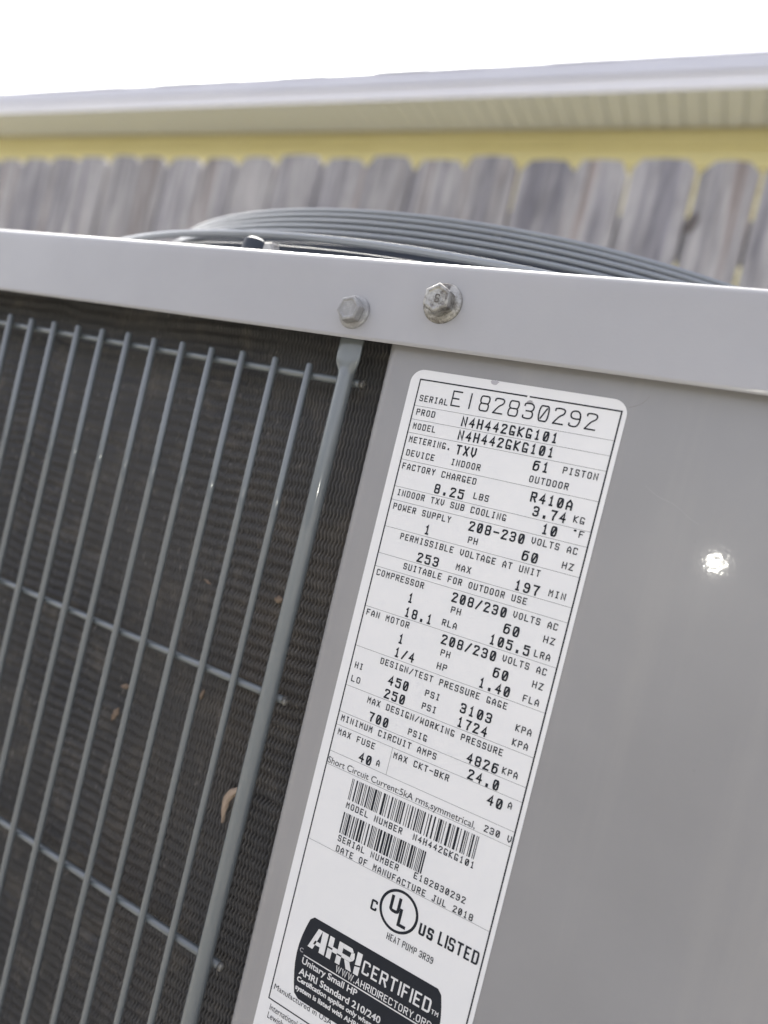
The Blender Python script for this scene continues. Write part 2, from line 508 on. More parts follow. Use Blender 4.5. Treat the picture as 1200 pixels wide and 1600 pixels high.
# ---- lid
def sq_r(a, half, rc):
    """radius of a rounded square at angle a"""
    dx, dy = abs(math.cos(a)), abs(math.sin(a))
    t = half/max(dx, dy)
    x, y = dx*t, dy*t; k = half - rc
    if x > k and y > k:
        b = k*(dx+dy); cc = 2*k*k - rc*rc
        t = b + math.sqrt(max(0, b*b - cc))
    return t
NA = 480
loops = [('s', 308.6, 20.0), ('s', 308.9, 17.2), ('s', 309.6, 16.9), ('s', 310.0, 17.6), ('s', 309.96, 18.2), ('s', 308.55, 39.0), ('s', 308.45, 41.6), ('s', 308.2, 42.6), ('s', 307.6, 43.4), ('s', 306.8, 43.9), ('s', 305.8, 44.1), ('s', 304.6, 44.12), ('s', 298.0, 44.15), ('c', 286.0, 44.2), ('c', 284.5, 44.0), ('c', 283.5, 20.0)]
mb = MB(); v = []
for kind, rr, zz in loops:
    for k in range(NA):
        a = 2*math.pi*(k+0.5)/NA
        r = sq_r(a, rr, 22.0) if kind == 's' else rr
        v.append((UX + r*math.cos(a)*MM, UY + r*math.sin(a)*MM, zz*MM))
f = []
for i in range(len(loops)-1):
    for k in range(NA):
        l = (k+1) % NA
        f.append((i*NA+k, i*NA+l, (i+1)*NA+l, (i+1)*NA+k))
mb.add(v, f)
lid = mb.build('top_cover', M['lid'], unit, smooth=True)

# ---- base pan, posts, rear faces
mb = MB(); mb.box(UX-0.306, UX+0.306, 0.0025, 0.610, -0.915, -0.890); mb.build('base_pan', M['base_pan'], unit)
for (fx, fy) in ((-0.35, 0.05), (0.18, 0.05), (-0.35, 0.56), (0.18, 0.56)):
    mb = MB(); mb.lathe([(0.03, GROUND+0.0455), (0.026, -0.9155)], (fx, fy, 0), 'z', 20); mb.build('foot', M['coil_dark'], unit)
for (px, py) in ((-0.388, 0.001), (-0.388, 0.585)):
    mb = MB(); mb.box(px, px+0.022, py, py+0.022, -0.8895, 0.036); mb.build('corner_post', M['cabinet'], unit)
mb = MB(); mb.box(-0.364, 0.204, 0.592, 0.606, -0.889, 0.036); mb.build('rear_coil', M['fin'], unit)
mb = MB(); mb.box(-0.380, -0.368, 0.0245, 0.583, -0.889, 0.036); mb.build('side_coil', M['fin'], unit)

# ---- fan guard
guard_prof = [(287.5, 57.0), (254.8, 72.4), (249.6, 77.2), (245.2, 81.6), (243.2, 85.0), (242.2, 87.6)]
inner_prof = [(226, 88.4), (209, 88.8), (192, 89.2), (175, 89.6), (158, 89.8), (141, 90), (124, 90.2), (107, 90.4), (90, 90.6)]
def circ(r, h, n=128):
    return [(UX + r*MM*math.cos(2*math.pi*k/n), UY + r*MM*math.sin(2*math.pi*k/n), h*MM) for k in range(n)]
gap_fill = [(285.2, 44.3), (284.8, 54.2), (284.2, 54.6), (250.8, 54.7), (250.4, 55.2), (250.0, 69.4), (249.4, 69.9), (245.6, 70.0), (245.2, 70.5), (244.9, 74.6), (244.4, 75.0), (241.6, 75.2), (241.2, 79.4), (240.8, 79.8), (239.6, 80.0), (239.2, 85.4), (237, 86.0), (233, 82), (231, 40)]  # added filler wall, stepped so its visible faces stay shaded behind the rings
mb = MB(); v = []; f = []
for r, h in gap_fill: v += circ(r, h)
for i in range(len(gap_fill)-1):
    for k in range(128):
        l = (k+1) % 128; f.append((i*128+k, i*128+l, (i+1)*128+l, (i+1)*128+k))
mb.add(v, f)
guard = mb.build('fan_guard', M['gap_clip'], unit, smooth=True)  # this mesh is the added filler; the guard itself is its child wires
for j, (r, h) in enumerate(guard_prof + inner_prof):
    mb = MB(); mb.tube(circ(r, h), (1.5 if j == 0 else 1.15)*MM, 8, closed=True)
    mb.build('ring_wire', M['fan_guard'], guard, smooth=True)
for k in range(8):
    a = 2*math.pi*(k+0.35)/8
    pts = [(UX + r*MM*math.cos(a), UY + r*MM*math.sin(a), (h-2.6)*MM) for r, h in (guard_prof[5:] + inner_prof)]
    mb = MB(); mb.tube(pts, 1.6*MM, 8); mb.build('spoke_wire', M['fan_guard'], guard, smooth=True)
mb = MB(); mb.lathe([(0.092, 0.087), (0.092, 0.0915), (0.084, 0.094), (0.01, 0.095)], (UX, UY, 0), 'z', 48); mb.build('centre_plate', M['fan_guard'], guard, smooth=True)
mb = MB(); mb.lathe([(0.2, 0.016), (0.2, 0.018)], (UX, UY, 0), 'z', 48); mb.build('fan_well', M['coil_dark'], guard)
# foot clip and screw of the fan guard, on the lid
mb = MB(); mb.lathe([(0.0046, 0.0442), (0.0046, 0.0478), (0.0042, 0.0500), (0.0025, 0.0512), (0.0008, 0.0515)], (-0.0830, 0.0085, 0), 'z', 20)
mb.build('guard_clip', M['gap_clip'], unit, smooth=True)
mb = MB(); mb.lathe([(0.0034, 0.0447), (0.0030, 0.0480), (0.0024, 0.0488)], (-0.0735, 0.0065, 0), 'z', 6)
mb.build('clip_screw', M['screw'], unit)

# ---- condenser coil: wavy fins
def build_fins():
    rs = np.random.RandomState(5)
    zs = np.concatenate([np.arange(36.0, -335.0, -0.84), np.arange(-340.0, -888.0, -60.0), [-888.0]])
    xs = np.arange(-379.0, -4.0, 1.45); nf = len(xs); nz = len(zs)
    ph = np.cumsum(rs.normal(0, 0.22, nf)); ph -= np.linspace(0, ph[-1], nf)
    X = np.zeros((nf, nz, 4)); Y = np.zeros_like(X); Z = np.zeros_like(X)
    Zc = np.repeat(zs[None, :], nf, 0)
    amp = 0.28 + 0.08*np.sin(Zc*0.05 + xs[:, None]*0.03)
    low = 0.25*np.sin(Zc/17.0 + xs[:, None]/9.0) + 0.2*np.sin(Zc/41.0 - xs[:, None]/23.0 + 1.0)
    off = amp*np.sin(2*math.pi*Zc/4.2 + ph[:, None] + 0.9*np.sin(Zc/29.0 + xs[:, None]/37.0) + 0.6*np.sin(Zc/13.0 - xs[:, None]/21.0)) + low
    wob = 0.9*np.sin(Zc/29.0 + xs[:, None]/37.0) + 0.6*np.sin(Zc/13.0 - xs[:, None]/21.0)
    dep = 0.36*(0.6 + 0.6*np.sin(xs[:, None]/19.0 + Zc/33.0))*np.sin(2*math.pi*Zc/4.2 + 0.8 + ph[:, None] + wob) + 0.25*np.sin(xs[:, None]/6.0 + Zc/15.0) + rs.normal(0, 0.12, (nf, 1))
    for _ in range(110):                                   # bent patches
        cx0, cz0, s = rs.uniform(-379, -8), rs.uniform(-320, 15), rs.uniform(3, 11)
        g = np.exp(-(((xs[:, None]-cx0)/s)**2 + ((Zc-cz0)/(s*0.5))**2))
        off += g*rs.uniform(-0.9, 0.9); dep += g*rs.uniform(0, 1.3)
    w2 = 0.25
    X[:, :, 0] = xs[:, None]-w2*0.5; X[:, :, 1] = xs[:, None]+off-w2; X[:, :, 2] = xs[:, None]+off+w2; X[:, :, 3] = xs[:, None]+w2*0.5
    Y[:, :, 0] = 26; Y[:, :, 3] = 26; Y[:, :, 1] = 15+dep; Y[:, :, 2] = 15+dep
    X[:, :, 0] += off; X[:, :, 3] += off
    Z[:] = Zc[:, :, None]
    co = np.stack([X, Y, Z], -1).reshape(-1, 3)*MM
    i = np.arange(nf)[:, None, None]; j = np.arange(nz-1)[None, :, None]; k = np.arange(3)[None, None, :]
    b = (i*nz + j)*4 + k
    q = np.stack([b, b+1, b+5, b+4], -1).reshape(-1, 4)
    me = bpy.data.meshes.new('coil_fins')
    me.vertices.add(len(co)); me.vertices.foreach_set('co', co.ravel().astype(np.float32))
    me.loops.add(q.size); me.loops.foreach_set('vertex_index', q.ravel().astype(np.int32))
    me.polygons.add(len(q)); me.polygons.foreach_set('loop_start', (np.arange(len(q))*4).astype(np.int32))
    me.polygons.foreach_set('loop_total', np.full(len(q), 4, np.int32))
    me.update(calc_edges=True)
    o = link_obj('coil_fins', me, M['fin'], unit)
    o.location = -parent_loc(unit)
    tag(o, kind='stuff')
build_fins()
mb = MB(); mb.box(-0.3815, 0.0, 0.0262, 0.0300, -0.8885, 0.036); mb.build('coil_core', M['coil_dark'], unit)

# ---- wire guard over the coil
top_z, bot_z = 8.65, -884.0
proto = None
r4 = random.Random(21)
xw = -44.3
while xw > -375:
    if proto is None:
        mb = MB()
        zz = [top_z-0.0, top_z-0.5] + [8.0-k*60 for k in range(1, 15)] + [bot_z]
        mb.tube([(0, 0, z*MM) for z in zz], 1.32*MM, 12, rs=[0.95*MM] + [1.32*MM]*(len(zz)-1))
        proto = mb.build('guard_wire', M['wire'], unit, smooth=True); o = proto
    else:
        o = proto.copy(); COL.objects.link(o)
    o.location = Vector((xw*MM, 4.4*MM, r4.uniform(-0.4, 0.4)*MM)) - Vector(unit.location)
    o.rotation_euler = (0, r4.uniform(-0.0015, 0.0015), 0)
    xw -= 14.42 + r4.uniform(-0.25, 0.25)
for zc in (4.7, -104.1, -197.4, -292.0, -387.0, -482.0, -577.0, -672.0, -767.0, -860.0):
    xr = -24.0 + r4.uniform(-0.8, 0.8)
    mb = MB(); mb.tube([(-376*MM, 7.2*MM, zc*MM)] + [((-376 + k*44)*MM, 7.2*MM, zc*MM) for k in range(1, 8)] + [((xr-0.6)*MM, 7.2*MM, zc*MM), (xr*MM, 7.2*MM, zc*MM)], 1.4*MM, 12, rs=[1.4*MM]*9 + [0.9*MM])
    o = mb.build('cross_wire', M['wire'], unit, smooth=True)
    eb = MB(); eb.tube([((xr-0.9)*MM, 7.2*MM, zc*MM), ((xr-0.4)*MM, 7.15*MM, zc*MM), ((xr+0.5)*MM, 7.2*MM, (zc+0.1)*MM), ((xr+1.0)*MM, 7.2*MM, zc*MM)], 1, 10, rs=[1.42*MM, 1.65*MM, 1.6*MM, 0.8*MM])
    eb.build('wire_tip', M['screw'], o, smooth=True)
mb = MB(); v = []; lv = [(30, 4.4, 1.1), (14.5, 4.5, 1.1), (12.6, 4.55, 1.1), (11.2, 4.5, 1.12), (10.0, 4.3, 1.2), (8.9, 3.95, 1.4), (8.0, 3.55, 1.75), (7.2, 3.15, 2.2), (6.4, 2.9, 2.6), (5.4, 2.8, 2.8), (-100, 2.85, 2.85), (-300, 2.85, 2.85), (-884, 2.85, 2.85)]
for zz, rx, ry in lv:
    for k in range(20):
        t = 2*math.pi*k/20; e = 0.75 if rx > 4.1 else (0.9 if rx > 3.3 else 1.0)
        c, s = math.cos(t), math.sin(t)
        v.append(((-28.3 + rx*math.copysign(abs(c)**e, c))*MM, ((2.8 - 1.2*min(1, max(0, (rx-2.85)/1.5))) + ry*math.copysign(abs(s)**e, s))*MM, zz*MM))
mb.add(v, [(i*20+k, i*20+(k+1) % 20, (i+1)*20+(k+1) % 20, (i+1)*20+k) for i in range(len(lv)-1) for k in range(20)])
mb.build('guard_rod', M['wire'], unit, smooth=True)

# ---- screws through the lid skirt
def screw(x, y, z, rf, rh, hh, phase, mat, wb=0.0003):
    mb = MB()
    mb.lathe([(rf*0.96, 0.0002), (rf, -0.0003), (rf*0.97, -0.0008), (rf*0.86, -0.0012), (rh*0.9, -0.0014)], (x, y, z), 'y', 40)
    mb.lathe([(rh, -0.0010), (rh, -hh+0.0007), (rh*0.965, -hh+0.0002), (rh*0.86, -hh), (rh*0.72, -hh), (rh*0.66, -hh+0.00025), (rh*0.2, -hh+0.0003)], (x, y, z), 'y', 6, phase)
    o = mb.build('screw', mat, unit, smooth=True)
    bv = o.modifiers.new('bevel', 'BEVEL'); bv.width = wb; bv.segments = 2; bv.limit_method = 'ANGLE'
    return o
s1 = screw(-0.0269, -0.0034, 0.0252, 0.0055, 0.0043, 0.0046, 0.25, M['screw_painted'], 0.0008)
s2 = screw(0.0025, -0.0030, 0.0310, 0.0063, 0.0046, 0.0058, 0.52, M['screw'])

# ---- rating label
mb = MB()
def rrect(x0, x1, z0, z1, r, n=8):
    p = []
    for cx, cz, a0 in ((x1-r, z1-r, 0), (x0+r, z1-r, 90), (x0+r, z0+r, 180), (x1-r, z0+r, 270)):
        for k in range(n+1):
            a = math.radians(a0 + 90*k/n); p.append((cx + r*math.cos(a), cz + r*math.sin(a)))
    return p
mb.prism([(x*MM, z*MM) for x, z in rrect(-3.4, 62.0, -214, 11.2, 4.2)], 'y', -0.00016, -0.00001)
label = mb.build('rating_label', M['label'], unit)

def flat(name, quads, mat, y, parent=None):
    """flat print: polygons in label millimetres"""
    v = []; f = []
    for q in quads:
        yy = q[0][2] if len(q[0]) > 2 else 0.0
        k = len(v); v += [(p[0]*MM, (y + yy)*MM, p[1]*MM) for p in q]; f.append(tuple(range(k, k+len(q))))
    mb = MB(); mb.add(v, f)
    return mb.build(name, mat, parent or label)

def bar(x0, x1, z0, z1): return [(x0, z0), (x1, z0), (x1, z1), (x0, z1)]
ROW = 4.233
FX0, FX1, FZ1, FZ0 = -0.35, 60.75, 8.36, -191.3
flat('frame_line', [bar(FX0, FX0+0.4, FZ0, FZ1), bar(FX1-0.42, FX1, FZ0, FZ1), bar(FX0+0.4, 34.0, FZ1-0.42, FZ1), bar(34.7, FX1-0.42, FZ1-0.42, FZ1), bar(FX0+0.4, FX1-0.42, FZ0, FZ0+0.4)], M['ink'], -0.21)
for r in (0, 1, 2, 4, 6, 7, 9, 11, 12, 15, 18, 21, 23, 24, 26, 27):
    flat('rule_line', [bar(0.05, 60.33, -r*ROW-0.06, -r*ROW+0.06)], M['ink_grey'], -0.20)
flat('rule_line', [bar(0.05, 60.33, -138.62, -138.5)], M['ink_grey'], -0.20)
flat('rule_line', [bar(19.9, 20.02, -26*ROW+0.06, -24*ROW-0.06)], M['ink_grey'], -0.20)

GLYPH = {
 'A': '00,04,15,26,35,44,40|02,42', 'B': '00,06|~06,36,46,43,33,03|~03,33,43,40,30,00', 'C': '~45,46,16,06,05,01,00,10,40,41', 'D': '00,06|~06,26,46,43,40,20,00',
 'E': '46,06,00,40|03,33', 'F': '46,06,00|03,33', 'G': '~45,36,16,06,00,10,30,40|40,42,22', 'H': '00,06|40,46|03,43', 'I': '16,36|26,20|10,30', 'J': '~01,00,30,31,36|26,46',
 'K': '00,06|46,03,40', 'L': '06,00,40', 'M': '00,06,23,46,40', 'N': '00,06,40,46', 'O': '@26,06,00,20,40,46', 'P': '00,06|~06,36,46,43,33,03', 'Q': '@26,06,00,20,40,46|22,40',
 'R': '00,06|~06,36,46,43,33,03|23,40', 'S': '~45,46,16,06,03,23,43,40,30,00,01', 'T': '06,46|26,20', 'U': '~06,02,00,20,40,42,46', 'V': '06,02,20,42,46', 'W': '06,00,23,40,46',
 'X': '06,40|46,00', 'Y': '06,23,46|23,20', 'Z': '06,46,00,40', '0': '@26,06,00,20,40,46|11,35', '1': '15,26,20|10,30', '2': '~05,06,46,44,23,00|00,40', '3': '~05,06,46,43,13|~13,43,40,00,01',
 '4': '30,36,02,42', '5': '46,06,04|~04,34,44,40,30,00,01', '6': '~46,26,06,01,00,40,44,14,02', '7': '06,46,22,20', '8': '@26,06,03,23,43,46|@23,03,00,20,40,43', '9': '~01,00,40,46,06,03,43,44',
 '.': '20,21', '!': '26,20', '-': '03,43', '/': '00,46', '°': '@26,16,15,25,35,36', "'": '26,25'}
def chaikin(p, closed, n=3):
    for _ in range(n):
        q = []
        m = len(p)
        rng = range(m) if closed else range(m-1)
        if not closed: q.append(p[0])
        for i in rng:
            a, b = p[i], p[(i+1) % m]
            q.append((a[0]*.75+b[0]*.25, a[1]*.75+b[1]*.25)); q.append((a[0]*.25+b[0]*.75, a[1]*.25+b[1]*.75))
        if not closed: q.append(p[-1])
        p = q
    return p
def ribbon(p, w, closed, y):
    n = len(p); L = []; R = []
    for i in range(n):
        a = p[i-1] if (i > 0 or closed) else None
        b = p[(i+1) % n] if (i < n-1 or closed) else None
        c = p[i]
        def dr(u, v):
            d = (v[0]-u[0], v[1]-u[1]); l = math.hypot(*d) or 1e-9; return (d[0]/l, d[1]/l)
        d1 = dr(a, c) if a else None; d2 = dr(c, b) if b else None
        if d1 is None: c = (c[0]-d2[0]*w/2, c[1]-d2[1]*w/2); d1 = d2
        if d2 is None: c = (c[0]+d1[0]*w/2, c[1]+d1[1]*w/2); d2 = d1
        nx, ny = -(d1[1]+d2[1]), d1[0]+d2[0]; l = math.hypot(nx, ny) or 1e-9; nx /= l; ny /= l
        cs = max(0.45, nx*-d1[1] + ny*d1[0]); h = w/2/cs
        L.append((c[0]+nx*h, c[1]+ny*h, y)); R.append((c[0]-nx*h, c[1]-ny*h, y))
    return [[R[i], R[(i+1) % n], L[(i+1) % n], L[i]] for i in range(n if closed else n-1)]
def stroke_text(txt, x0, x1, zb, h, sw, mat=None, y=-0.23, name='printed_text', parent=None, ratio=0.70):
    n = len(txt); adv = (x1-x0)/(n-1+ratio); gw = adv*ratio
    if n == 1: gw = h*0.58
    q = []; k = 0
    for i, ch in enumerate(txt):
        if ch == ' ': continue
        for s in GLYPH[ch].split('|'):
            cl = s[0] == '@'; sm = s[0] in '~@'
            pts = [(int(c[0])/4.0, int(c[1])/6.0) for c in s.lstrip('~@').split(',')]
            if ch == '.': pts = [(0.5, 0.02), (0.5, 0.12)]
            pts = [(x0 + i*adv + sw/2 + u*(gw-sw), zb + sw/2 + v*(h-sw)) for u, v in pts]
            if sm: pts = chaikin(pts, cl)
            q += ribbon(pts, sw*(1.5 if ch == '.' else 1), cl, -0.004*(k % 4)); k += 1
    return flat(name, q, mat or M['ink'], y, parent)

ROWS = [
('S', 1.1, 10.54, 1.55, 'SERIAL'),
('X', 11.44, 54.84, 1.69, 'E182830292'),
('S', 1.12, 7.42, -2.77, 'PROD'),
('L', 16.31, 45.47, -3.65, 'N4H442GKG101'),
('S', 1.13, 8.75, -7.17, 'MODEL'),
('L', 16.27, 45.38, -7.77, 'N4H442GKG101'),
('S', 0.93, 14.86, -11.39, 'METERING.'),
('L', 16.77, 23.15, -12.14, 'TXV'),
('L', 40.5, 45.05, -12.23, '61'),
('S', 49.01, 58.7, -11.39, 'PISTON'),
('S', 1.09, 10.59, -15.57, 'DEVICE'),
('S', 16.19, 25.47, -15.57, 'INDOOR'),
('S', 40.39, 51.61, -15.64, 'OUTDOOR'),
('S', 0.85, 25.28, -19.8, 'FACTORY CHARGED'),
('L', 42.03, 53.96, -20.95, 'R410A'),
('L', 13.02, 22.53, -24.88, '8.25'),
('S', 25.56, 30.21, -23.85, 'LBS'),
('L', 43.63, 53.04, -24.73, '3.74'),
('S', 55.07, 58.12, -23.88, 'KG'),
('S', 1.37, 36.61, -28.04, 'INDOOR TXV SUB COOLING'),
('L', 47.32, 51.59, -29.02, '10'),
('S', 55.62, 58.79, -27.6, '°F'),
('S', 1.13, 20.46, -32.45, 'POWER SUPPLY'),
('L', 26.42, 43.26, -33.2, '208-230'),
('S', 45.29, 58.26, -32.38, 'VOLTS AC'),
('L', 13.12, 14.81, -37.53, '1'),
('S', 27.16, 30.12, -36.7, 'PH'),
('L', 43.71, 48.26, -37.55, '60'),
('S', 55.13, 58.28, -36.85, 'HZ'),
('S', 5.89, 49.91, -40.85, 'PERMISSIBLE VOLTAGE AT UNIT'),
('L', 12.91, 19.98, -46.13, '253'),
('S', 25.56, 30.22, -45.27, 'MAX'),
('L', 43.76, 50.81, -46.14, '197'),
('S', 53.44, 58.19, -45.2, 'MIN'),
('S', 9.27, 48.19, -49.37, 'SUITABLE FOR OUTDOOR USE'),
('S', 1.02, 17.22, -53.45, 'COMPRESSOR'),
('L', 13.19, 15.02, -58.65, '1'),
('L', 26.63, 43.41, -54.57, '208/230'),
('S', 27.26, 30.37, -57.73, 'PH'),
('S', 45.36, 58.13, -53.74, 'VOLTS AC'),
('L', 43.69, 48.27, -58.78, '60'),
('S', 55.15, 58.34, -57.82, 'HZ'),
('L', 13.27, 22.29, -63.03, '18.1'),
('S', 25.53, 30.21, -62.04, 'RLA'),
('L', 40.52, 52.3, -62.92, '105.5'),
('S', 53.67, 58.17, -62.36, 'LRA'),
('S', 0.89, 15.69, -66.17, 'FAN MOTOR'),
('L', 13.33, 15.25, -71.32, '1'),
('L', 26.6, 43.53, -67.3, '208/230'),
('S', 27.36, 30.35, -70.64, 'PH'),
('S', 45.45, 58.17, -66.48, 'VOLTS AC'),
('L', 43.82, 48.25, -71.55, '60'),
('S', 55.22, 58.27, -70.63, 'HZ'),
('L', 13.21, 19.76, -75.56, '1/4'),
('S', 27.19, 30.35, -74.67, 'HP'),
('L', 40.58, 49.78, -75.66, '1.40'),
('S', 53.66, 58.25, -75.19, 'FLA'),
('S', 9.41, 50.03, -79.06, 'DESIGN/TEST PRESSURE GAGE'),
('S', 1.34, 4.2, -83.0, 'HI'),
('S', 1.23, 4.39, -87.31, 'LO'),
('L', 13.39, 20.18, -84.27, '450'),
('S', 25.72, 30.43, -83.48, 'PSI'),
('L', 37.1, 46.7, -84.4, '3103'),
('S', 53.71, 58.27, -83.66, 'KPA'),
('L', 13.2, 20.08, -88.47, '250'),
('S', 25.71, 30.3, -87.41, 'PSI'),
('L', 37.24, 46.34, -88.48, '1724'),
('S', 53.76, 58.26, -87.72, 'KPA'),
('S', 8.28, 51.99, -91.77, 'MAX DESIGN/WORKING PRESSURE'),
('L', 10.08, 16.72, -96.86, '700'),
('S', 23.48, 29.63, -96.15, 'PSIG'),
('L', 42.49, 51.79, -97.13, '4826'),
('S', 53.0, 57.49, -96.23, 'KPA'),
('S', 1.11, 33.7, -100.03, 'MINIMUM CIRCUIT AMPS'),
('L', 43.95, 53.18, -101.39, '24.0'),
('S', 1.14, 14.31, -104.44, 'MAX FUSE'),
('L', 10.06, 14.36, -109.63, '40'),
('S', 16.06, 17.68, -108.72, 'A'),
('S', 20.82, 38.89, -104.44, 'MAX CKT-BKR'),
('L', 50.98, 55.41, -105.94, '40'),
('S', 56.87, 58.45, -104.64, 'A'),
('S', 52.1, 60.09, -113.4, '230 V'),
('S', 9.77, 29.13, -124.62, 'MODEL NUMBER'),
('S', 32.75, 51.98, -124.5, 'N4H442GKG101'),
('S', 9.77, 30.75, -135.09, 'SERIAL NUMBER'),
('S', 35.82, 51.99, -134.78, 'E182830292'),
('S', 9.97, 55.13, -138.29, 'DATE OF MANUFACTURE JUL 2018')
]
STY = {'S': (1.95, 0.30), 'L': (2.95, 0.50), 'X': (4.75, 0.42)}
for k, x0, x1, zb, t in ROWS:
    h, sw = STY[k]
    stroke_text(t.replace('1', '!') if k == 'X' else t, x0, x1, zb, h, sw)

def font_text(txt, x0, x1, zb, h, mat=None, bold=0.0, y=-0.23, name='printed_text', parent=None, slant=0.0):
    cu = bpy.data.curves.new('t', 'FONT'); cu.body = txt; cu.resolution_u = 3; cu.offset = bold
    ob = bpy.data.objects.new('t', cu); COL.objects.link(ob)
    bpy.context.view_layer.update()
    dg = bpy.context.evaluated_depsgraph_get()
    me = bpy.data.meshes.new_from_object(ob.evaluated_get(dg))
    bpy.data.objects.remove(ob); bpy.data.curves.remove(cu)
    co = np.zeros(len(me.vertices)*3, np.float32); me.vertices.foreach_get('co', co); co = co.reshape(-1, 3)
    cap = CAP + 2*bold
    xa, xb = co[:, 0].min(), co[:, 0].max()
    X = x0 + (co[:, 0]-xa)/(xb-xa)*(x1-x0); Zz = zb + (co[:, 1]+bold)/cap*h
    X = X + slant*(Zz - zb)
    out = np.stack([X*MM, np.full(len(X), y*MM), Zz*MM], -1).astype(np.float32)
    me.vertices.foreach_set('co', out.ravel()); me.update()
    me.name = name; me.materials.clear(); me.materials.append(mat or M['ink'])
    o = link_obj(name, me, None, parent or label)
    o.location = -parent_loc(parent or label)
    return o
_c = bpy.data.curves.new('t', 'FONT'); _c.body = 'H'
_o = bpy.data.objects.new('t', _c); COL.objects.link(_o); bpy.context.view_layer.update()
CAP = _o.dimensions.y
bpy.data.objects.remove(_o); bpy.data.curves.remove(_c)

font_text('Short Circuit Current:5kA rms,symmetrical,', 0.15, 49.5, -113.85, 1.95)
def barcode(x0, x1, z0, z1, seed, mods):
    rr = random.Random(seed); u = (x1-x0)/mods; q = []; m = 0; 
    while m < mods-1:
        b = rr.choice((1, 1, 1, 2, 2, 3)); s = rr.choice((1, 1, 1, 2, 2, 3))
        b = min(b, mods-m)
        q.append(bar(x0+m*u, x0+(m+b)*u-0.03, z0, z1)); m += b+s
    return flat('barcode', q, M['ink'], -0.22)
barcode(9.8, 51.9, -121.95, -115.35, 4, 168)
barcode(9.65, 38.0, -132.6, -125.95, 9, 123)
# safety-listing mark
def ring2d(cx, cz, r0, r1, n=48):
    q = []
    for k in range(n):
        a, b = 2*math.pi*k/n, 2*math.pi*(k+1)/n
        q.append([(cx+r0*math.cos(a), cz+r0*math.sin(a)), (cx+r1*math.cos(a), cz+r1*math.sin(a)), (cx+r1*math.cos(b), cz+r1*math.sin(b)), (cx+r0*math.cos(b), cz+r0*math.sin(b))])
    return q
mark = flat('listing_mark', ring2d(34.0, -145.85, 5.45, 6.25), M['ink'], -0.22)
def letter_u(x, z, w, h, s):
    return ribbon(chaikin([(x+s/2, z+h-s/2), (x+s/2, z+h*0.35), (x+s/2, z+s/2), (x+w-s/2, z+s/2), (x+w-s/2, z+h*0.35), (x+w-s/2, z+h-s/2)], False, 3), s, False, 0)
flat('printed_text', letter_u(30.9, -146.9, 3.35, 4.9, 0.95), M['ink'], -0.22)
flat('printed_text', ribbon([(34.75, -145.2), (34.75, -149.45), (36.6, -149.45)], 0.95, False, 0), M['ink'], -0.22)
SANS = {'A': '00,26,40|12,32', 'I': '06,00', 'W': '06,10,26,30,46', 'M': '00,06,23,46,40', '1': '04,26,20', '0': '@26,06,00,20,40,46', 'G': '~45,36,16,06,00,10,30,40|40,43,23', 'J': '~01,00,30,31,36'}
WID = {'I': 0.16, '.': 0.2, 'W': 1.35, 'M': 1.2, 'E': 0.88, 'L': 0.82, 'F': 0.82, 'T': 0.95, ' ': 0.38}
def sans_text(txt, x0, x1, zb, h, sw, mat=None, gap=0.30, y=-0.23):
    """proportional capitals in even strokes"""
    tot = sum(WID.get(c, 1.0) for c in txt) + gap*(len(txt)-1)
    u = (x1-x0)/tot; x = x0; q = []; k = 0
    for ch in txt:
        wd = WID.get(ch, 1.0)*u
        if ch != ' ':
            for st in SANS.get(ch, GLYPH[ch]).split('|'):
                cl = st[0] == '@'; sm = st[0] in '~@'
                pts = [(int(c[0])/4.0, int(c[1])/6.0) for c in st.lstrip('~@').split(',')]
                if ch == '.': pts = [(0.5, 0.0), (0.5, 0.06)]
                pts = [(x + sw/2 + a*max(0.0, wd-sw), zb + sw/2 + b*(h-sw)) for a, b in pts]
                if sm: pts = chaikin(pts, cl)
                q += ribbon(pts, sw, cl, -0.004*(k % 4)); k += 1
        x += wd + gap*u
    return flat('printed_text', q, mat or M['ink'], y)
sans_text('C', 25.2, 27.3, -149.3, 3.2, 0.62)
sans_text('US', 41.1, 45.6, -149.0, 3.4, 0.66)
sans_text('LISTED', 47.2, 59.4, -148.9, 3.8, 0.58)
sans_text('HEAT PUMP 3R39', 32.3, 47.3, -154.95, 2.0, 0.24)
# certification block, white on black
bl = []
for k in range(9): bl.append((9.0 - 3.3*math.sin(math.pi*(0.12 + 0.76*k/8)) + 0.9*k/8*0.6 - 0.5, -161.6 - 23.4*k/8))
left = [(8.6, -160.35)] + bl + [(9.6, -186.1)]
right = [(60.2 - (p[0] + 1.0) + 0.0, p[1]) for p in left][::-1]
right = [(min(p[0], 53.6), p[1]) for p in right]
poly = left + right
flat('certification_block', [poly], M['ink'], -0.20)
WI = M['white_ink']
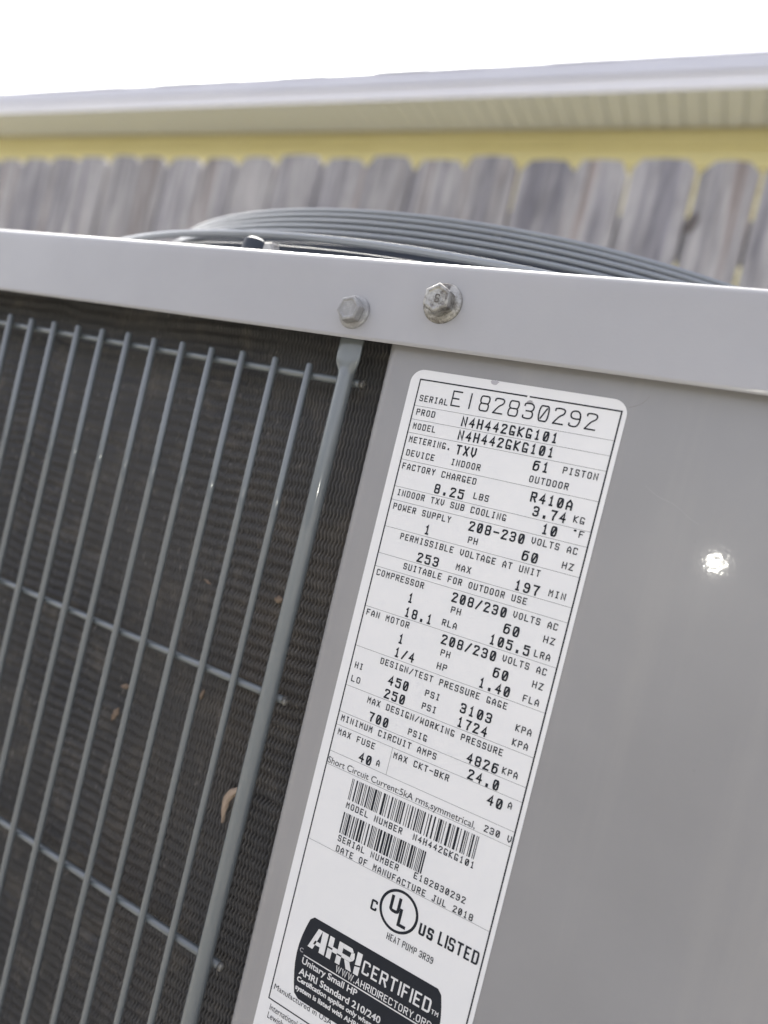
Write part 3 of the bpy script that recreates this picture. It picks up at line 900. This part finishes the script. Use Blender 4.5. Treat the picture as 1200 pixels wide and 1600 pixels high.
# heavy outlined initials with a thin diagonal cut
def slab(pts): return [(x, z) for x, z in pts]
def initials(x0, x1, z0, z1):
    w = x1-x0; h = z1-z0
    def P(u, v): return (x0 + u*w, z0 + v*h)
    q = []
    # A
    q.append([P(0.00,0), P(0.10,0), P(0.215,1), P(0.13,1)]); q.append([P(0.225,0), P(0.33,0), P(0.33,1), P(0.216,1)][:4])
    q.append([P(0.09,0.24), P(0.224,0.24), P(0.224,0.42), P(0.115,0.42)])
    # H
    q.append([P(0.365,0), P(0.455,0), P(0.455,0.44), P(0.365,0.44)]); q.append([P(0.365,0.52), P(0.455,0.52), P(0.455,1), P(0.365,1)])
    q.append([P(0.456,0.37), P(0.549,0.37), P(0.549,0.6), P(0.456,0.6)])
    # R shares the stem
    q.append([P(0.55,0), P(0.64,0), P(0.64,0.37), P(0.55,0.37)]); q.append([P(0.55,0.44), P(0.64,0.44), P(0.64,1), P(0.55,1)])
    q.append([P(0.641,0.8), P(0.80,0.8), P(0.84,0.86), P(0.80,1), P(0.641,1)]); q.append([P(0.79,0.58), P(0.86,0.5), P(0.875,0.62), P(0.86,0.85), P(0.801,0.799)])
    q.append([P(0.641,0.38), P(0.80,0.38), P(0.859,0.499), P(0.789,0.57), P(0.641,0.57)]); q.append([P(0.70,0.37), P(0.80,0.37), P(0.87,0), P(0.765,0)])
    # I
    q.append([P(0.905,0), P(1.0,0), P(1.0,0.40), P(0.905,0.33)]); q.append([P(0.905,0.40), P(1.0,0.47), P(1.0,1), P(0.905,1)])
    return q
flat('printed_text', initials(8.5, 26.6, -169.6, -162.9), WI, -0.23)
sans_text('CERTIFIED', 27.4, 49.8, -168.2, 4.1, 0.58, WI)
sans_text('TM', 50.3, 52.4, -167.8, 1.3, 0.24, WI)
flat('rule_line', [bar(8.0, 52.9, -172.95, -172.6)], WI, -0.23)
sans_text('WWW.AHRIDIRECTORY.ORG', 19.3, 51.2, -172.1, 2.1, 0.28, WI, 0.26)
font_text('Unitary Small HP', 7.9, 27.7, -175.4, 2.0, WI, 0.02)
font_text('AHRI Standard 210/240', 7.8, 36.6, -178.85, 2.1, WI, 0.02)
font_text('Certification applies only when the complete', 7.7, 46.5, -181.1, 1.55, WI, 0.03)
font_text('system is listed with AHRI', 7.8, 30.3, -183.7, 1.55, WI, 0.03)
font_text('C', 6.3, 7.5, -172.3, 1.3, M['smudge'])
font_text('Manufactured in USA', 0.8, 22.2, -187.6, 1.75)
font_text('International Comfort', 1.0, 19.4, -194.3, 1.95)
font_text('Lewisburg', 0.9, 9.7, -197.0, 1.95)
# scuffs on the label and light scratches on the paint
def blob(cx, cz, rx, rz, seed, n=14):
    rr = random.Random(seed)
    return [(cx + rx*rr.uniform(0.6, 1.15)*math.cos(2*math.pi*k/n), cz + rz*rr.uniform(0.6, 1.15)*math.sin(2*math.pi*k/n)) for k in range(n)]
flat('scuff_mark', [blob(23.5, 10.6, 1.5, 0.85, 1)], M['smudge'], -0.19)
flat('scuff_mark', [blob(35.2, 6.6, 1.0, 0.7, 2)], M['scratch'], -0.18)
flat('scratch_mark', ribbon(chaikin([(71, -10.2), (75, -12.5), (79, -13.2), (84, -16.5), (86, -17.1)], False, 2), 0.08, False, 0), M['scratch'], -0.03, panel)
flat('scratch_mark', ribbon(chaikin([(62, 9.5), (65, 10.8), (66.5, 13.2)], False, 2), 0.13, False, 0), M['scratch_dark'], -0.03, panel)
stroke_text('S', 3.05-0.95, 3.05+0.95, 30.8-1.25, 2.5, 0.32, M['screw_mark'], y=-8.75, name='stamped_letter', parent=s2)

# ------------------------------------------------------------------ dry leaf and scraps caught behind the guard wires
def leaf(name, c, axis, length, width, curl, mat, label, seed, bend=0.0, jag=0.55):
    rr = random.Random(seed)
    ax = Vector(axis).normalized(); nrm = Vector((0, -1, 0)); side = ax.cross(nrm).normalized()
    nu, nv = 10, 5; v = []
    for i in range(nu):
        u = i/(nu-1); wd = width*0.5*(math.sin(math.pi*min(1, max(0.02, u*0.96+0.02)))**0.7)*rr.uniform(jag, 1.12)
        for j in range(nv):
            s = (j/(nv-1))*2-1
            p = ax*((u-0.5)*length) + side*(s*wd + bend*math.sin(math.pi*u)) + nrm*(curl*(1-s*s) + curl*0.8*math.sin(3*u) + rr.uniform(-1, 1)*0.14*width)
            v.append(p*MM)
    f = [(i*nv+j, i*nv+j+1, (i+1)*nv+j+1, (i+1)*nv+j) for i in range(nu-1) for j in range(nv-1)]
    m = len(v)
    v2 = v + [p - nrm*0.0003 for p in v]
    f2 = f + [tuple(k+m for k in reversed(q)) for q in f]
    rim = [j for j in range(nv)] + [i*nv+nv-1 for i in range(1, nu)] + [(nu-1)*nv+j for j in range(nv-2, -1, -1)] + [i*nv for i in range(nu-2, 0, -1)]
    f2 += [(rim[k], rim[(k+1) % len(rim)], rim[(k+1) % len(rim)]+m, rim[k]+m) for k in range(len(rim))]
    mb = MB(); mb.add(v2, f2)
    o = mb.build(name, mat, smooth=True)
    o.location = Vector(c)*MM
    return tag(o, label, 'leaf', None)
leaf('dry_leaf', (-36.0, 11.0, -146.5), (0.42, 0, 1), 17, 3.1, 0.9, M['leaf'], 'curled tan dry leaf wedged behind the thick guard rod', 1, -3.6, 0.9)
leaf('leaf_scrap', (-98.5, 12.6, -125.5), (1, 0, 0.35), 4.6, 2.4, 0.4, M['leaf_dull'], 'small tan leaf scrap on the fins just below the middle cross wire', 2)
leaf('leaf_scrap', (-100.5, 12.8, -137.5), (0.4, 0, 1), 6.5, 2.8, 0.4, M['leaf_dull'], 'dull brown leaf scrap stuck to the fins under a smaller tan scrap', 3)
leaf('leaf_scrap', (-39.5, 12.6, -73.5), (1, 0, 0.2), 3.6, 2.6, 0.3, M['leaf_dull'], 'brownish crumb on the fins just left of the thick rod above the cross wire', 4)
leaf('leaf_scrap', (-71.5, 12.7, -76.0), (1, 0, -0.3), 3.6, 1.2, 0.4, M['leaf_dull'], 'thin brown leaf shred on the fins above the middle cross wire', 5)
leaf('leaf_scrap', (-62.0, 12.7, -116.0), (0.2, 0, 1), 4.0, 1.5, 0.4, M['leaf_dull'], 'tiny brown sliver on the fins under the middle cross wire', 6)

# ------------------------------------------------------------------ the phone's lit torch, seen as the glint on the paint and the wires
td = bpy.data.lights.new('phone_torch', 'POINT')
td.energy = 0.06
td.shadow_soft_size = 0.0018
td.color = (1.0, 0.97, 0.86)
torch = bpy.data.objects.new('phone_torch', td)
COL.objects.link(torch)
torch.location = (0.0896, -0.1958, -0.0231)
